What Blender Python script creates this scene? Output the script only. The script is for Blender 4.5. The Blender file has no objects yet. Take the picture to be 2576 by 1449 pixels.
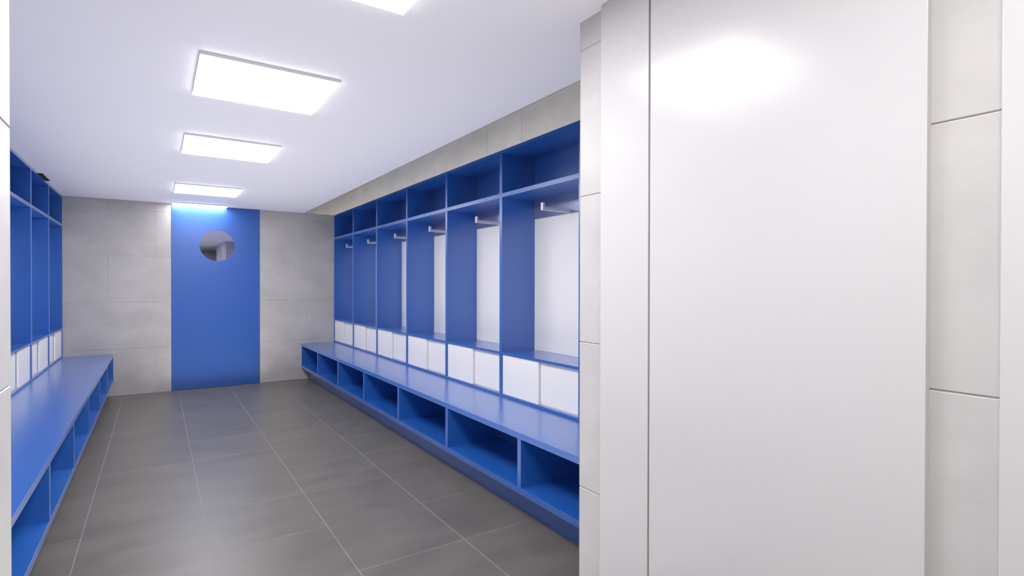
import bpy, bmesh, math, random
from mathutils import Vector

# ---------------------------------------------------------------- dimensions (metres)
YF = 8.2816            # far wall face
YE = 1.6438            # near end of the changing room (mouth of the passage)
N = 7
P = (YF - YE) / N      # width of one locker bay
XR, XBR = 2.253, 1.780 # right locker fronts, right bench front
XL, XBL = -0.938, -0.452
XWR, XWL = 2.63, -1.315
ZC = 2.4567            # white ceiling
ZU = 3.12              # structural ceiling above it
XS = 1.816             # right edge of the white ceiling
XJR, XJL = 1.424, -0.277
TILE = 0.585
YH = -0.62             # where the passage opens to the corridor
YB = -2.6
HXL, HXR = -2.6, 3.6
DL, DR = 0.1607, 1.2153
PANEL_W = 19.0         # radiance of the ceiling panels

scene = bpy.context.scene
COL = scene.collection

# ---------------------------------------------------------------- materials
def nodes_of(name):
    m = bpy.data.materials.new(name); m.use_nodes = True
    nt = m.node_tree
    b = nt.nodes['Principled BSDF']
    return m, nt, b

def lacquer(name, col, rough=0.3, spec=0.5, bump=0.05, scale=260, metal=0.0, vary=0.0):
    m, nt, b = nodes_of(name)
    b.inputs['Roughness'].default_value = rough
    b.inputs['Specular IOR Level'].default_value = spec
    b.inputs['Metallic'].default_value = metal
    tc = nt.nodes.new('ShaderNodeTexCoord')
    if vary > 0:
        n = nt.nodes.new('ShaderNodeTexNoise'); n.inputs['Scale'].default_value = 2.2; n.inputs['Detail'].default_value = 4
        nt.links.new(tc.outputs['Object'], n.inputs['Vector'])
        r = nt.nodes.new('ShaderNodeValToRGB')
        r.color_ramp.elements[0].position = 0.3; r.color_ramp.elements[1].position = 0.7
        r.color_ramp.elements[0].color = [c * (1 - vary) for c in col] + [1]
        r.color_ramp.elements[1].color = [min(1, c * (1 + vary)) for c in col] + [1]
        nt.links.new(n.outputs['Fac'], r.inputs['Fac']); nt.links.new(r.outputs['Color'], b.inputs['Base Color'])
    else:
        b.inputs['Base Color'].default_value = (*col, 1)
    if bump > 0:
        n2 = nt.nodes.new('ShaderNodeTexNoise'); n2.inputs['Scale'].default_value = scale; n2.inputs['Detail'].default_value = 1
        nt.links.new(tc.outputs['Object'], n2.inputs['Vector'])
        bp = nt.nodes.new('ShaderNodeBump'); bp.inputs['Strength'].default_value = bump; bp.inputs['Distance'].default_value = 0.002
        nt.links.new(n2.outputs['Fac'], bp.inputs['Height']); nt.links.new(bp.outputs['Normal'], b.inputs['Normal'])
    return m

def stone(name, dark, light, rough, stretch=(1, 1, 1), spec=0.5, scale=2.5, bump=0.06):
    """cloudy porcelain stoneware with a faint brushed grain"""
    m, nt, b = nodes_of(name)
    b.inputs['Specular IOR Level'].default_value = spec
    tc = nt.nodes.new('ShaderNodeTexCoord')
    mp = nt.nodes.new('ShaderNodeMapping'); mp.inputs['Scale'].default_value = stretch
    nt.links.new(tc.outputs['Object'], mp.inputs['Vector'])
    n = nt.nodes.new('ShaderNodeTexNoise'); n.inputs['Scale'].default_value = scale; n.inputs['Detail'].default_value = 8
    n.inputs['Roughness'].default_value = 0.62; n.inputs['Distortion'].default_value = 0.35
    nt.links.new(mp.outputs['Vector'], n.inputs['Vector'])
    r = nt.nodes.new('ShaderNodeValToRGB')
    r.color_ramp.elements[0].position = 0.28; r.color_ramp.elements[1].position = 0.74
    r.color_ramp.elements[0].color = (*dark, 1); r.color_ramp.elements[1].color = (*light, 1)
    nt.links.new(n.outputs['Fac'], r.inputs['Fac']); nt.links.new(r.outputs['Color'], b.inputs['Base Color'])
    mr = nt.nodes.new('ShaderNodeMapRange'); mr.inputs['To Min'].default_value = rough - 0.05; mr.inputs['To Max'].default_value = rough + 0.07
    nt.links.new(n.outputs['Fac'], mr.inputs['Value']); nt.links.new(mr.outputs['Result'], b.inputs['Roughness'])
    n2 = nt.nodes.new('ShaderNodeTexNoise'); n2.inputs['Scale'].default_value = 60; n2.inputs['Detail'].default_value = 3
    nt.links.new(mp.outputs['Vector'], n2.inputs['Vector'])
    bp = nt.nodes.new('ShaderNodeBump'); bp.inputs['Strength'].default_value = bump; bp.inputs['Distance'].default_value = 0.003
    nt.links.new(n2.outputs['Fac'], bp.inputs['Height']); nt.links.new(bp.outputs['Normal'], b.inputs['Normal'])
    return m

M = {}
M['blue'] = lacquer('blue_lacquer', (0.016, 0.120, 0.47), 0.32, 0.95, 0.12, 240)
for _n in ('blue',):
    _b = M[_n].node_tree.nodes['Principled BSDF']; _b.inputs['Coat Weight'].default_value = 1.0; _b.inputs['Coat Roughness'].default_value = 0.24
M['blue_door'] = lacquer('blue_door_paint', (0.016, 0.100, 0.41), 0.38, 0.8, 0.05, 180)
M['white_board'] = lacquer('white_board', (0.95, 0.925, 0.89), 0.35, 0.4, 0.02)
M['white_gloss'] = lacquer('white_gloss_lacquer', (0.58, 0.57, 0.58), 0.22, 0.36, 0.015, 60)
M['ceiling'] = lacquer('ceiling_paint', (0.90, 0.89, 0.91), 0.55, 0.3, 0.02, 90)
M['plenum'] = lacquer('raw_concrete', (0.45, 0.45, 0.45), 0.8, 0.2, 0.1, 40, vary=0.1)
M['wall_tile'] = stone('wall_tile', (0.44, 0.42, 0.405), (0.56, 0.535, 0.52), 0.45, (1, 1, 1.6), 0.4)
M['lit_tile'] = stone('lit_wall_tile', (0.465, 0.452, 0.447), (0.56, 0.545, 0.54), 0.4, (1, 1, 1.6), 0.4)  # same wall tile, with the passage's brighter light put into its colour
M['floor_tile'] = stone('floor_tile', (0.112, 0.102, 0.092), (0.168, 0.152, 0.138), 0.36, (0.7, 1.6, 1), 0.5, 3.2, 0.05)
M['grout'] = lacquer('light_grout', (0.75, 0.73, 0.71), 0.8, 0.2, 0.1, 400)
M['floor_grout'] = lacquer('floor_grout', (0.33, 0.31, 0.28), 0.8, 0.2, 0.1, 400)
M['steel'] = lacquer('brushed_steel', (0.74, 0.73, 0.74), 0.38, 0.5, 0.05, 500, metal=0.35)
M['rail'] = lacquer('polished_rail', (0.30, 0.33, 0.47), 0.22, 0.6, 0.03, 200, metal=0.7)
M['housing'] = lacquer('lamp_housing', (0.85, 0.85, 0.86), 0.4, 0.4, 0.0)
M['dark'] = lacquer('dark_vent', (0.035, 0.03, 0.028), 0.5, 0.3, 0.0)
M['mirror'] = lacquer('mirrored_glass', (0.44, 0.46, 0.62), 0.02, 0.5, 0.0, metal=1.0)
m, nt, b = nodes_of('panel_light')
b.inputs['Base Color'].default_value = (0.9, 0.9, 0.9, 1)
b.inputs['Emission Color'].default_value = (1.0, 0.98, 0.975, 1)
b.inputs['Emission Strength'].default_value = PANEL_W
M['lamp'] = m

# ---------------------------------------------------------------- mesh helpers
def box(bm, x0, y0, z0, x1, y1, z1, mi=0):
    x0, x1 = sorted((x0, x1)); y0, y1 = sorted((y0, y1)); z0, z1 = sorted((z0, z1))
    v = [bm.verts.new(c) for c in ((x0,y0,z0),(x1,y0,z0),(x1,y1,z0),(x0,y1,z0),(x0,y0,z1),(x1,y0,z1),(x1,y1,z1),(x0,y1,z1))]
    fs = []
    for f in ((0,3,2,1),(4,5,6,7),(0,1,5,4),(1,2,6,5),(2,3,7,6),(3,0,4,7)):
        fa = bm.faces.new([v[i] for i in f]); fa.material_index = mi; fs.append(fa)
    return fs

def obj(name, bm, mats, parent=None, bevel=0.0, loc=None):
    if bevel > 0:
        bmesh.ops.bevel(bm, geom=list(bm.edges), offset=bevel, segments=2, profile=0.6, affect='EDGES')
    me = bpy.data.meshes.new(name); bm.to_mesh(me); bm.free()
    for mm in (mats if isinstance(mats, (list, tuple)) else [mats]): me.materials.append(mm)
    o = bpy.data.objects.new(name, me); COL.objects.link(o)
    if loc: o.location = loc
    if parent: o.parent = parent
    return o

def slab(name, mat, parent, dims, bevel=0.0015, label=None):
    bm = bmesh.new(); box(bm, *dims)
    o = obj(name, bm, mat, parent, bevel)
    if label: o['label'] = label
    return o

def thing(name, label, cat, loc=(0,0,0), rz=0.0, group=None):
    o = bpy.data.objects.new(name, None); COL.objects.link(o)
    o.empty_display_size = 0.1
    o.location = loc; o.rotation_euler = (0,0,rz)
    o['label'] = label; o['category'] = cat
    if group: o['group'] = group
    return o

def struct(o):
    o['kind'] = 'structure'; return o

def copy_tree(o, parent=None):
    c = o.copy(); COL.objects.link(c); c.parent = parent
    for ch in list(o.children): copy_tree(ch, c)
    return c

# ---------------------------------------------------------------- tiled surfaces
G = 0.003      # joint width
TH = 0.004     # tile thickness in front of the grout bed
def spans(a, b, base, missing):
    """cut points of one course: joints every TILE from base, index k = missing (mod 3) left out"""
    if isinstance(missing, (list, tuple)):          # joints given outright
        cuts = [a] + [c for c in missing if a + 0.01 < c < b - 0.01] + [b]
        return list(zip(cuts[:-1], cuts[1:]))
    pts = [a]
    k = math.ceil((a - base) / TILE + 1e-6)
    while base + k * TILE < b - 0.004:
        if missing is None or k % 3 != missing % 3:
            if base + k * TILE - pts[-1] > 0.004: pts.append(base + k * TILE)
        k += 1
    pts.append(b)
    return list(zip(pts[:-1], pts[1:]))

def tiled_wall(name, axis, face, sign, a, b, z0, z1, base=0.0, rule=None, thick=0.12, mats=None, reveal=None):
    """axis 'x': the wall runs along x and faces sign*y; axis 'y': runs along y and faces sign*x"""
    bm = bmesh.new()
    back = face - sign * thick; bed = face - sign * TH
    def put(u0, u1, w0, w1, v0, v1, mi):
        if axis == 'x': return box(bm, u0, w0, v0, u1, w1, v1, mi)
        return box(bm, w0, u0, v0, w1, u1, v1, mi)
    put(a, b, back, bed, z0, z1, 1)
    tb = bmesh.new()
    r = math.floor(z0 / TILE)
    while r * TILE < z1 - 0.004:
        v0, v1 = max(z0, r * TILE), min(z1, (r + 1) * TILE)
        miss = rule(r) if rule else (2 + r)
        for u0, u1 in spans(a, b, base, miss):
            g0 = 0 if u0 == a else G / 2; g1 = 0 if u1 == b else G / 2
            h0 = 0 if v0 == z0 else G / 2; h1 = 0 if v1 == z1 else G / 2
            if axis == 'x': box(tb, u0 + g0, bed, v0 + h0, u1 - g1, face, v1 - h1, 0)
            else: box(tb, bed, u0 + g0, v0 + h0, face, u1 - g1, v1 - h1, 0)
        r += 1
    bmesh.ops.bevel(tb, geom=list(tb.edges), offset=0.002, segments=1, affect='EDGES')
    me = bpy.data.meshes.new('tmp'); tb.to_mesh(me); tb.free(); bm.from_mesh(me); bpy.data.meshes.remove(me)
    return struct(obj(name, bm, mats or [M['wall_tile'], M['grout']]))

# ---- floor : staggered slabs, measured joint pattern
bm = bmesh.new(); box(bm, HXL, YB, -0.12, HXR, 13.0, -0.0008, 1)
tb = bmesh.new()
X0, Y0 = 0.235, 2.575
s0 = math.floor((HXL - X0) / TILE); s1 = math.ceil((HXR - X0) / TILE)
for s in range(s0, s1):
    xa, xb = max(HXL, X0 + s * TILE), min(HXR, X0 + (s + 1) * TILE)
    if xb - xa < 0.01: continue
    for ya, yb in spans(YB, 13.0, Y0, s):      # strip s=-1 leaves out k = 2 (mod 3)
        box(tb, xa + 0.0016, ya + 0.0016, -0.01, xb - 0.0016, yb - 0.0016, 0.0, 0)
bmesh.ops.bevel(tb, geom=[e for e in tb.edges if all(v.co.z > -0.001 for v in e.verts)], offset=0.0008, segments=1, affect='EDGES')
me = bpy.data.meshes.new('tmp'); tb.to_mesh(me); tb.free(); bm.from_mesh(me); bpy.data.meshes.remove(me)
struct(obj('floor', bm, [M['floor_tile'], M['floor_grout']]))

# ---- far wall either side of the full-height door
far_rule = lambda r: {0: (-0.017,), 1: (1.85,), 2: (-0.505,), 3: (-0.017, 1.85), 4: (-0.505, 1.85)}.get(r, 0)
tiled_wall('wall_far_left', 'x', YF, -1, XWL, DL - 0.002, 0, ZC, -0.50, far_rule, 0.14)
tiled_wall('wall_far_right', 'x', YF, -1, DR + 0.002, XWR, 0, ZC, -0.50, far_rule, 0.14)
# ---- long side walls (the right one rises past the edge of the white ceiling and runs on beyond the far wall)
tiled_wall('wall_right', 'y', XWR, -1, YE, 13.0, 0, ZU, 3.80, lambda r: 2 if r == 4 else 2 + r, 0.12)
tiled_wall('wall_left', 'y', XWL, 1, YE, YF, 0, ZU, 3.80, None, 0.12)

# panel faces along the right side of the passage
PX = 1.402
def y_at(px, X):       # where a column of the view meets the plane x = X
    a = math.radians(33.69); u = (px - 1288) / 1340.5
    return X * (math.cos(a) - u * math.sin(a)) / (math.sin(a) + u * math.cos(a))
PY1 = y_at(1510, PX); PYG = y_at(1632, PX); PY2 = y_at(2330, PX); PY3 = y_at(2516.5, PX)

bm = bmesh.new()
box(bm, XJR + TH, YH, 0, HXR, YE - TH, ZU, 1)
tb = bmesh.new()
def course(tb, axis, face, sign, segs_for_row, z1):
    r = 0
    while r * TILE < z1 - 0.004:
        v0, v1 = r * TILE, min(z1, (r + 1) * TILE)
        for u0, u1 in segs_for_row(r):
            h0 = 0 if r == 0 else G/2; h1 = 0 if v1 == z1 else G/2
            if axis == 'x': box(tb, u0, face - sign*TH, v0+h0, u1, face, v1-h1, 0)
            else: box(tb, face - sign*TH, u0, v0+h0, face, u1, v1-h1, 0)
        r += 1
def segs(a, b, base, missf):
    def f(r):
        out = []
        for u0, u1 in spans(a, b, base, missf(r)):
            out.append((u0 + (0 if u0 == a else G/2), u1 - (0 if u1 == b else G/2)))
        return out
    return f
course(tb, 'y', XJR, -1, lambda r: [(PY1 - 0.05, YE - TH)], ZU)                    # tiled jamb beyond the white panels
course(tb, 'y', XJR, -1, lambda r: [(PY3 - 0.05, PY2 + 0.05)], ZU)                # tiled strip between the panels
course(tb, 'y', XJR, -1, lambda r: [(YH, YH + 0.12)], ZU)
course(tb, 'x', YE, 1, segs(XJR, XWR, 0.08, lambda r: 2 + r), ZU)                 # face towards the lockers
course(tb, 'x', YH, -1, segs(XJR, HXR, 0.08, lambda r: 2 + r), ZU)                # face towards the corridor
bmesh.ops.bevel(tb, geom=list(tb.edges), offset=0.002, segments=1, affect='EDGES')
me = bpy.data.meshes.new('tmp'); tb.to_mesh(me); tb.free(); bm.from_mesh(me); bpy.data.meshes.remove(me)
struct(obj('wall_near_right', bm, [M['lit_tile'], M['grout']]))

bm = bmesh.new(); box(bm, HXL, YH, 0, XJL - TH, YE - TH, ZU, 1)
tb = bmesh.new()
course(tb, 'y', XJL, 1, segs(YH, YE - TH, 0.17, lambda r: 2 + r), ZU)
course(tb, 'x', YE, 1, segs(XWL, XJL, 0.08, lambda r: 2 + r), ZU)
course(tb, 'x', YH, -1, segs(HXL, XJL, 0.08, lambda r: 2 + r), ZU)
bmesh.ops.bevel(tb, geom=list(tb.edges), offset=0.002, segments=1, affect='EDGES')
me = bpy.data.meshes.new('tmp'); tb.to_mesh(me); tb.free(); bm.from_mesh(me); bpy.data.meshes.remove(me)
struct(obj('wall_near_left', bm, [M['lit_tile'], M['grout']]))

# corridor behind the viewpoint
tiled_wall('wall_back', 'x', YB, 1, HXL, HXR, 0, ZC, 0.1)
tiled_wall('wall_corridor_left', 'y', HXL, 1, YB, YH, 0, ZC, 0.1)
tiled_wall('wall_corridor_right', 'y', HXR, -1, YB, YH, 0, ZC, 0.1)
# room beyond the far wall, seen only as the strip of wall above it
bm = bmesh.new(); box(bm, XWL - 0.12, 13.0, 0, XWR + 0.12, 13.12, ZU); struct(obj('wall_beyond_back', bm, M['plenum']))
bm = bmesh.new(); box(bm, XWL - 0.12, YF + 0.14, 0, XWL, 13.0, ZU); struct(obj('wall_beyond_left', bm, M['plenum']))

# ---- ceilings
bm = bmesh.new()
box(bm, XWL, YE, ZC, XS, YF + 0.14, ZC + 0.03)
box(bm, XJL, YH, ZC, XJR, YE, ZC + 0.03)
box(bm, HXL, YB, ZC, HXR, YH, ZC + 0.03)
struct(obj('ceiling', bm, M['ceiling']))
bm = bmesh.new(); box(bm, HXL, YB, ZU, HXR, 13.12, ZU + 0.1); struct(obj('ceiling_upper', bm, M['plenum']))

# ---------------------------------------------------------------- blue door with round window (far wall)
d = bpy.data.objects.new('door_1', None); COL.objects.link(d); d.location = ((DL + DR) / 2, YF, 0); struct(d)
cx, cz, rad = 0.688 - (DL + DR) / 2, 1.930, 0.212
hw = (DR - DL) / 2
bm = bmesh.new()
def ring_leaf(bm, y0, y1, z1):
    n = 64
    def outer(i):
        a = 2 * math.pi * i / n; c, s = math.cos(a), math.sin(a)
        ts = []
        if c > 1e-9: ts.append((hw - cx) / c)
        if c < -1e-9: ts.append((-hw - cx) / c)
        if s > 1e-9: ts.append((z1 - cz) / s)
        if s < -1e-9: ts.append((0.004 - cz) / s)
        t = min(ts); return (cx + c * t, cz + s * t)
    O = [outer(i) for i in range(n)]
    for c in ((hw, z1), (-hw, z1), (-hw, 0.004), (hw, 0.004)):   # snap the nearest ray to each corner
        k = min(range(n), key=lambda i: (O[i][0]-c[0])**2 + (O[i][1]-c[1])**2); O[k] = c
    I = [(cx + rad * math.cos(2*math.pi*i/n), cz + rad * math.sin(2*math.pi*i/n)) for i in range(n)]
    vo = [[bm.verts.new((p[0], y, p[1])) for p in O] for y in (y0, y1)]
    vi = [[bm.verts.new((p[0], y, p[1])) for p in I] for y in (y0, y1)]
    for i in range(n):
        j = (i + 1) % n
        bm.faces.new((vo[0][i], vi[0][i], vi[0][j], vo[0][j])); bm.faces.new((vo[1][i], vo[1][j], vi[1][j], vi[1][i]))
        bm.faces.new((vi[0][i], vi[1][i], vi[1][j], vi[0][j])); bm.faces.new((vo[0][i], vo[0][j], vo[1][j], vo[1][i]))
ring_leaf(bm, -0.004, 0.045, ZC - 0.002)
bmesh.ops.recalc_face_normals(bm, faces=bm.faces)
leaf = obj('door_leaf', bm, M['blue_door'], d)
bm = bmesh.new()
bmesh.ops.create_cone(bm, cap_ends=True, segments=64, radius1=rad - 0.0005, radius2=rad - 0.0005, depth=0.012)
bmesh.ops.rotate(bm, verts=bm.verts, matrix=__import__('mathutils').Matrix.Rotation(math.pi/2, 3, 'X'))
bmesh.ops.translate(bm, verts=bm.verts, vec=(cx, 0.012, cz))
obj('window_pane', bm, M['mirror'], leaf)['label'] = 'round reflective glass pane'
# a closing panel behind the door
bm = bmesh.new(); box(bm, -hw, 0.05, 0.004, hw, 0.07, ZC - 0.002); obj('door_backing', bm, M['blue_door'], d)

# ---------------------------------------------------------------- white doors along the right of the passage
def white_door(name, y0, gap, y1):
    d = bpy.data.objects.new(name, None); COL.objects.link(d); d.location = (PX, (y0 + y1) / 2, 0); struct(d)
    c = (y0 + y1) / 2
    if gap is not None:
        slab('side_panel', M['white_gloss'], d, (0, gap + 0.004 - c, 0.002, 0.024, y1 - c, ZC - 0.002), 0.0012)
        slab('door_leaf', M['white_gloss'], d, (0, y0 - c, 0.002, 0.024, gap - 0.004 - c, ZC - 0.002), 0.0012)
        slab('joint_seal', M['dark'], d, (0.014, gap - 0.004 - c, 0.002, 0.024, gap + 0.004 - c, ZC - 0.002), 0)
    else:
        slab('door_leaf', M['white_gloss'], d, (0, y0 - c, 0.002, 0.024, y1 - c, ZC - 0.002), 0.0012)
    return d
white_door('door_2', PY2, PYG, PY1)
white_door('door_3', YH + 0.07, None, PY3)

# ---------------------------------------------------------------- benches
def bench(side):
    right = side == 'right'
    front, wall = (XBR, XWR - 0.008) if right else (XBL, XWL + 0.008)
    D = abs(wall - front); L = YF - YE - 0.012; h = L / 2
    t = thing('locker_bench', 'long blue bench with open shoe cubbies along the ' + ('right' if right else 'left') + ' wall, under the lockers',
              'bench', (front, (YF + YE) / 2, 0), 0 if right else math.pi, 'blue benches under the lockers')
    # local frame: x grows from the front edge to the wall
    slab('seat_top', M['blue'], t, (0, -h, 0.488, D, h, 0.5244))
    slab('base_board', M['blue'], t, (0, -h, 0.163, D, h, 0.202))
    slab('plinth', M['blue'], t, (0.106, -h, 0.0, D - 0.02, h, 0.163), 0.001)
    slab('back_board', M['blue'], t, (0.462, -h + 0.034, 0.202, 0.480, h - 0.034, 0.488), 0)
    s = 1 if right else -1                      # local y of the far wall = +h (right) / -h (left)
    far = s * (YF - (YF + YE) / 2)
    for k in range(N + 1):
        yc = far - s * P * k
        a, b = yc - 0.018, yc + 0.018
        a, b = max(a, -h), min(b, h)
        slab('end_panel' if k in (0, N) else 'divider', M['blue'], t, (0.0005, a, 0.202, 0.462, b, 0.488), 0)
    return t
bench('right'); bench('left')

# ---------------------------------------------------------------- locker bays
ZB = 0.5254
def make_bay(side):
    """local frame: x from the front to the wall, y along the wall, z from the floor; origin = front centre of the bay"""
    right = side == 'right'
    s = 1 if right else -1                      # +s*y is away from the viewpoint
    D = 0.369; h = P / 2 - 0.0006; tp = 0.0172
    t = thing('locker', 'tmp', 'locker')
    B = M['blue']
    ZT = ZC - 0.003
    slab('side_panel', B, t, (0, -h, ZB, D, -h + tp, ZT), 0.0008)
    slab('side_panel', B, t, (0, h - tp, ZB, D, h, ZT), 0.0008)
    i = h - tp
    slab('top_panel', B, t, (0.0003, -i, ZT - 0.023, D, i, ZT), 0.0006)
    slab('shelf', B, t, (0.0003, -i, 2.085, 0.318, i, 2.117), 0.0006)
    slab('shelf', B, t, (0.0003, -i, 0.853, 0.318, i, 0.872), 0.0006)
    slab('bottom_panel', B, t, (0.0003, -i, ZB, 0.318, i, ZB + 0.018), 0.0006)
    slab('back_panel', B, t, (0.318, -i, 2.085, 0.336, i, ZT - 0.023), 0)
    slab('back_panel', M['white_board'], t, (0.318, -i, ZB, 0.336, i, 2.085), 0, 'white back panel')
    r = slab('hook_rail', M['rail'], t, (0.308, -i, 1.934, 0.318, i, 2.085), 0.0008, 'grey-blue polished hook rail')
    if right:                                   # only the right row shows hooks
        # square bar hook with an upturned tip
        bm = bmesh.new()
        yc = -0.004 * s; w = 0.012
        pr = [(0.306, 1.936), (0.044, 1.936), (0.044, 1.990), (0.063, 1.990), (0.063, 1.959), (0.306, 1.959)]
        a = [bm.verts.new((x, yc - w, z)) for x, z in pr]; b = [bm.verts.new((x, yc + w, z)) for x, z in pr]
        bm.faces.new(a); bm.faces.new(b[::-1])
        for k in range(6): bm.faces.new((a[k], b[k], b[(k+1) % 6], a[(k+1) % 6]))
        bmesh.ops.recalc_face_normals(bm, faces=bm.faces)
        hk = obj('coat_hook', bm, M['steel'], r, 0.0012); hk['label'] = 'white steel coat hook'
    # two sliding doors: the farther one in front, the nearer one behind it
    z0, z1 = ZB + 0.018, 0.853
    fa, fb = sorted((s * (i - 0.001), -s * 0.012)); na, nb = sorted((-s * (i - 0.001), s * 0.012))
    slab('sliding_door', M['white_board'], t, (0.009, fa, z0 + 0.001, 0.024, fb, z1 - 0.001), 0.001)
    slab('sliding_door', M['white_board'], t, (0.028, na, z0 + 0.007, 0.043, nb, z1 - 0.001), 0.001)
    slab('door_track', M['steel'], t, (0.0245, -i, z0, 0.050, i, z0 + 0.006), 0)
    return t

ordn = ['farthest', 'second farthest', 'third farthest', 'fourth farthest', 'third nearest', 'second nearest', 'nearest']
rl = ['farthest blue locker bay of the right row, against the far tiled wall',
      'second blue locker bay from the far wall in the right row',
      'third blue locker bay from the far wall in the right row',
      'fourth blue locker bay from the far wall in the right row',
      'fifth blue locker bay from the far wall in the right row',
      'largest fully seen blue locker bay, right row, beside the tiled passage corner',
      'near-end blue locker bay of the right row, behind the white door']
ll = ['farthest blue locker bay of the left row, in the far corner',
      'second blue locker bay from the far wall in the left row',
      'third blue locker bay from the far wall in the left row',
      'fourth blue locker bay from the far wall in the left row',
      'fifth blue locker bay from the far wall in the left row',
      'sixth blue locker bay from the far wall in the left row',
      'near-end blue locker bay of the left row, farthest from the blue door']
for side, labels, x, rz, grp in (('right', rl, XR, 0, 'blue lockers along the right wall'), ('left', ll, XL, math.pi, 'blue lockers along the left wall')):
    proto = make_bay(side)
    for k in range(N):
        o = proto if k == 0 else copy_tree(proto)
        o.location = (x, YF - P * (k + 0.5), 0); o.rotation_euler = (0, 0, rz)
        o['label'] = labels[k]; o['group'] = grp
# ---------------------------------------------------------------- ceiling light panels
def light_panel():
    t = thing('ceiling_light', 'tmp', 'ceiling light', group='square ceiling light panels')
    slab('housing', M['housing'], t, (-0.315, -0.31, -0.016, 0.315, 0.31, 0.0), 0.001)
    slab('diffuser', M['lamp'], t, (-0.3135, -0.3085, -0.0185, 0.3135, 0.3085, -0.016), 0, 'glowing white diffuser')
    return t
LX = 0.479
lp = light_panel()
LY = [(3.10, 'largest whole white glowing ceiling panel, nearest one fully in view'),
      (4.665, 'second whole white glowing ceiling panel from the viewer, above the middle of the floor'),
      (6.85, 'smallest whole white glowing ceiling panel, just before the blue door'),
      (1.64, 'white glowing ceiling panel cut off by the top of the picture'),
      (0.11, 'added white glowing ceiling panel over the tiled passage, out of view'),  # extra panel out of view, added to brighten the passage walls
      (-1.50, 'added white glowing ceiling panel over the corridor behind the passage, out of view')]  # extra unseen panel, added to light the corridor and passage
for k, (y, lab) in enumerate(LY):
    o = lp if k == 0 else copy_tree(lp)
    o.location = (LX, y, ZC); o['label'] = lab
# the last panel runs into the far wall above the door
t = thing('ceiling_light', 'thin sliver of a white glowing panel right above the blue door', 'ceiling light', (LX, 8.17, ZC), 0, 'square ceiling light panels')
slab('housing', M['housing'], t, (-0.315, -0.10, -0.016, 0.315, 0.104, 0.0), 0.001)
slab('diffuser', M['lamp'], t, (-0.3135, -0.0985, -0.0185, 0.3135, 0.102, -0.016), 0, 'glowing white diffuser')

# ---------------------------------------------------------------- dark slot vent on the ceiling by the left lockers
t = thing('slot_vent', 'small dark slot vent on the ceiling edge above the left lockers', 'vent', (-0.920, 6.93, ZC))
bm = bmesh.new()
for a in ((-0.016, -0.19, -0.012, -0.013, 0.19, 0), (0.013, -0.19, -0.012, 0.016, 0.19, 0), (-0.013, -0.19, -0.012, 0.013, -0.186, 0), (-0.013, 0.186, -0.012, 0.013, 0.19, 0)): box(bm, *a)
obj('frame', bm, M['dark'], t)
for k in (-1, 0, 1): slab('slat', M['dark'], t, (k * 0.008 - 0.002, -0.186, -0.010, k * 0.008 + 0.002, 0.186, 0), 0)

# ---------------------------------------------------------------- added upward fill lights standing in for floor bounce
def soft(name, x, y, z, sx, sy, e):
    l = bpy.data.lights.new(name, 'AREA'); l.shape = 'RECTANGLE'; l.size = sx; l.size_y = sy; l.energy = e; l.color = (1.0, 0.965, 0.96); l.spread = math.radians(152)
    o = bpy.data.objects.new(name, l); COL.objects.link(o); o.location = (x, y, z); o.rotation_euler = (math.pi, 0, 0)
soft('room_fill', 0.66, 4.90, 0.012, 1.5, 6.4, 47)
soft('passage_fill', 0.57, 0.4, 0.012, 1.4, 1.8, 2.5)
# ---------------------------------------------------------------- added unseen fill strip brightening the wall above the right lockers
ld = bpy.data.lights.new('upper_wall_fill', 'AREA'); ld.shape = 'RECTANGLE'; ld.size = 0.2; ld.size_y = 11.2; ld.energy = 27
lo = bpy.data.objects.new('upper_wall_fill', ld); COL.objects.link(lo); lo.location = (2.40, 7.3, 2.475)
lo.rotation_euler = (math.pi, 0, 0)

w = bpy.data.worlds.new('World'); scene.world = w; w.use_nodes = True
w.node_tree.nodes['Background'].inputs[0].default_value = (0.9, 0.93, 1, 1); w.node_tree.nodes['Background'].inputs[1].default_value = 0.3

# ---------------------------------------------------------------- camera
cam = bpy.data.cameras.new('camera'); co = bpy.data.objects.new('camera', cam); COL.objects.link(co)
cam.sensor_width = 36; cam.lens = 1340.5 / 2576 * 36; cam.clip_start = 0.02
co.location = (0, 0, 1.4)
a, pt, rl_ = math.radians(33.69), math.radians(-0.35), math.radians(0.098)
F = Vector((math.sin(a) * math.cos(pt), math.cos(a) * math.cos(pt), math.sin(pt)))
R = Vector((math.cos(a), -math.sin(a), 0)); U = R.cross(F)
R2 = R * math.cos(rl_) + U * math.sin(rl_); U2 = -R * math.sin(rl_) + U * math.cos(rl_)
from mathutils import Matrix
mt = Matrix((R2, U2, -F)).transposed()
co.rotation_mode = 'QUATERNION'; co.rotation_quaternion = mt.to_quaternion()
scene.camera = co

scene.view_settings.view_transform = 'Standard'; scene.view_settings.look = 'None'
scene.view_settings.gamma = 1; scene.view_settings.use_curve_mapping = False
scene.view_settings.exposure = 0.06
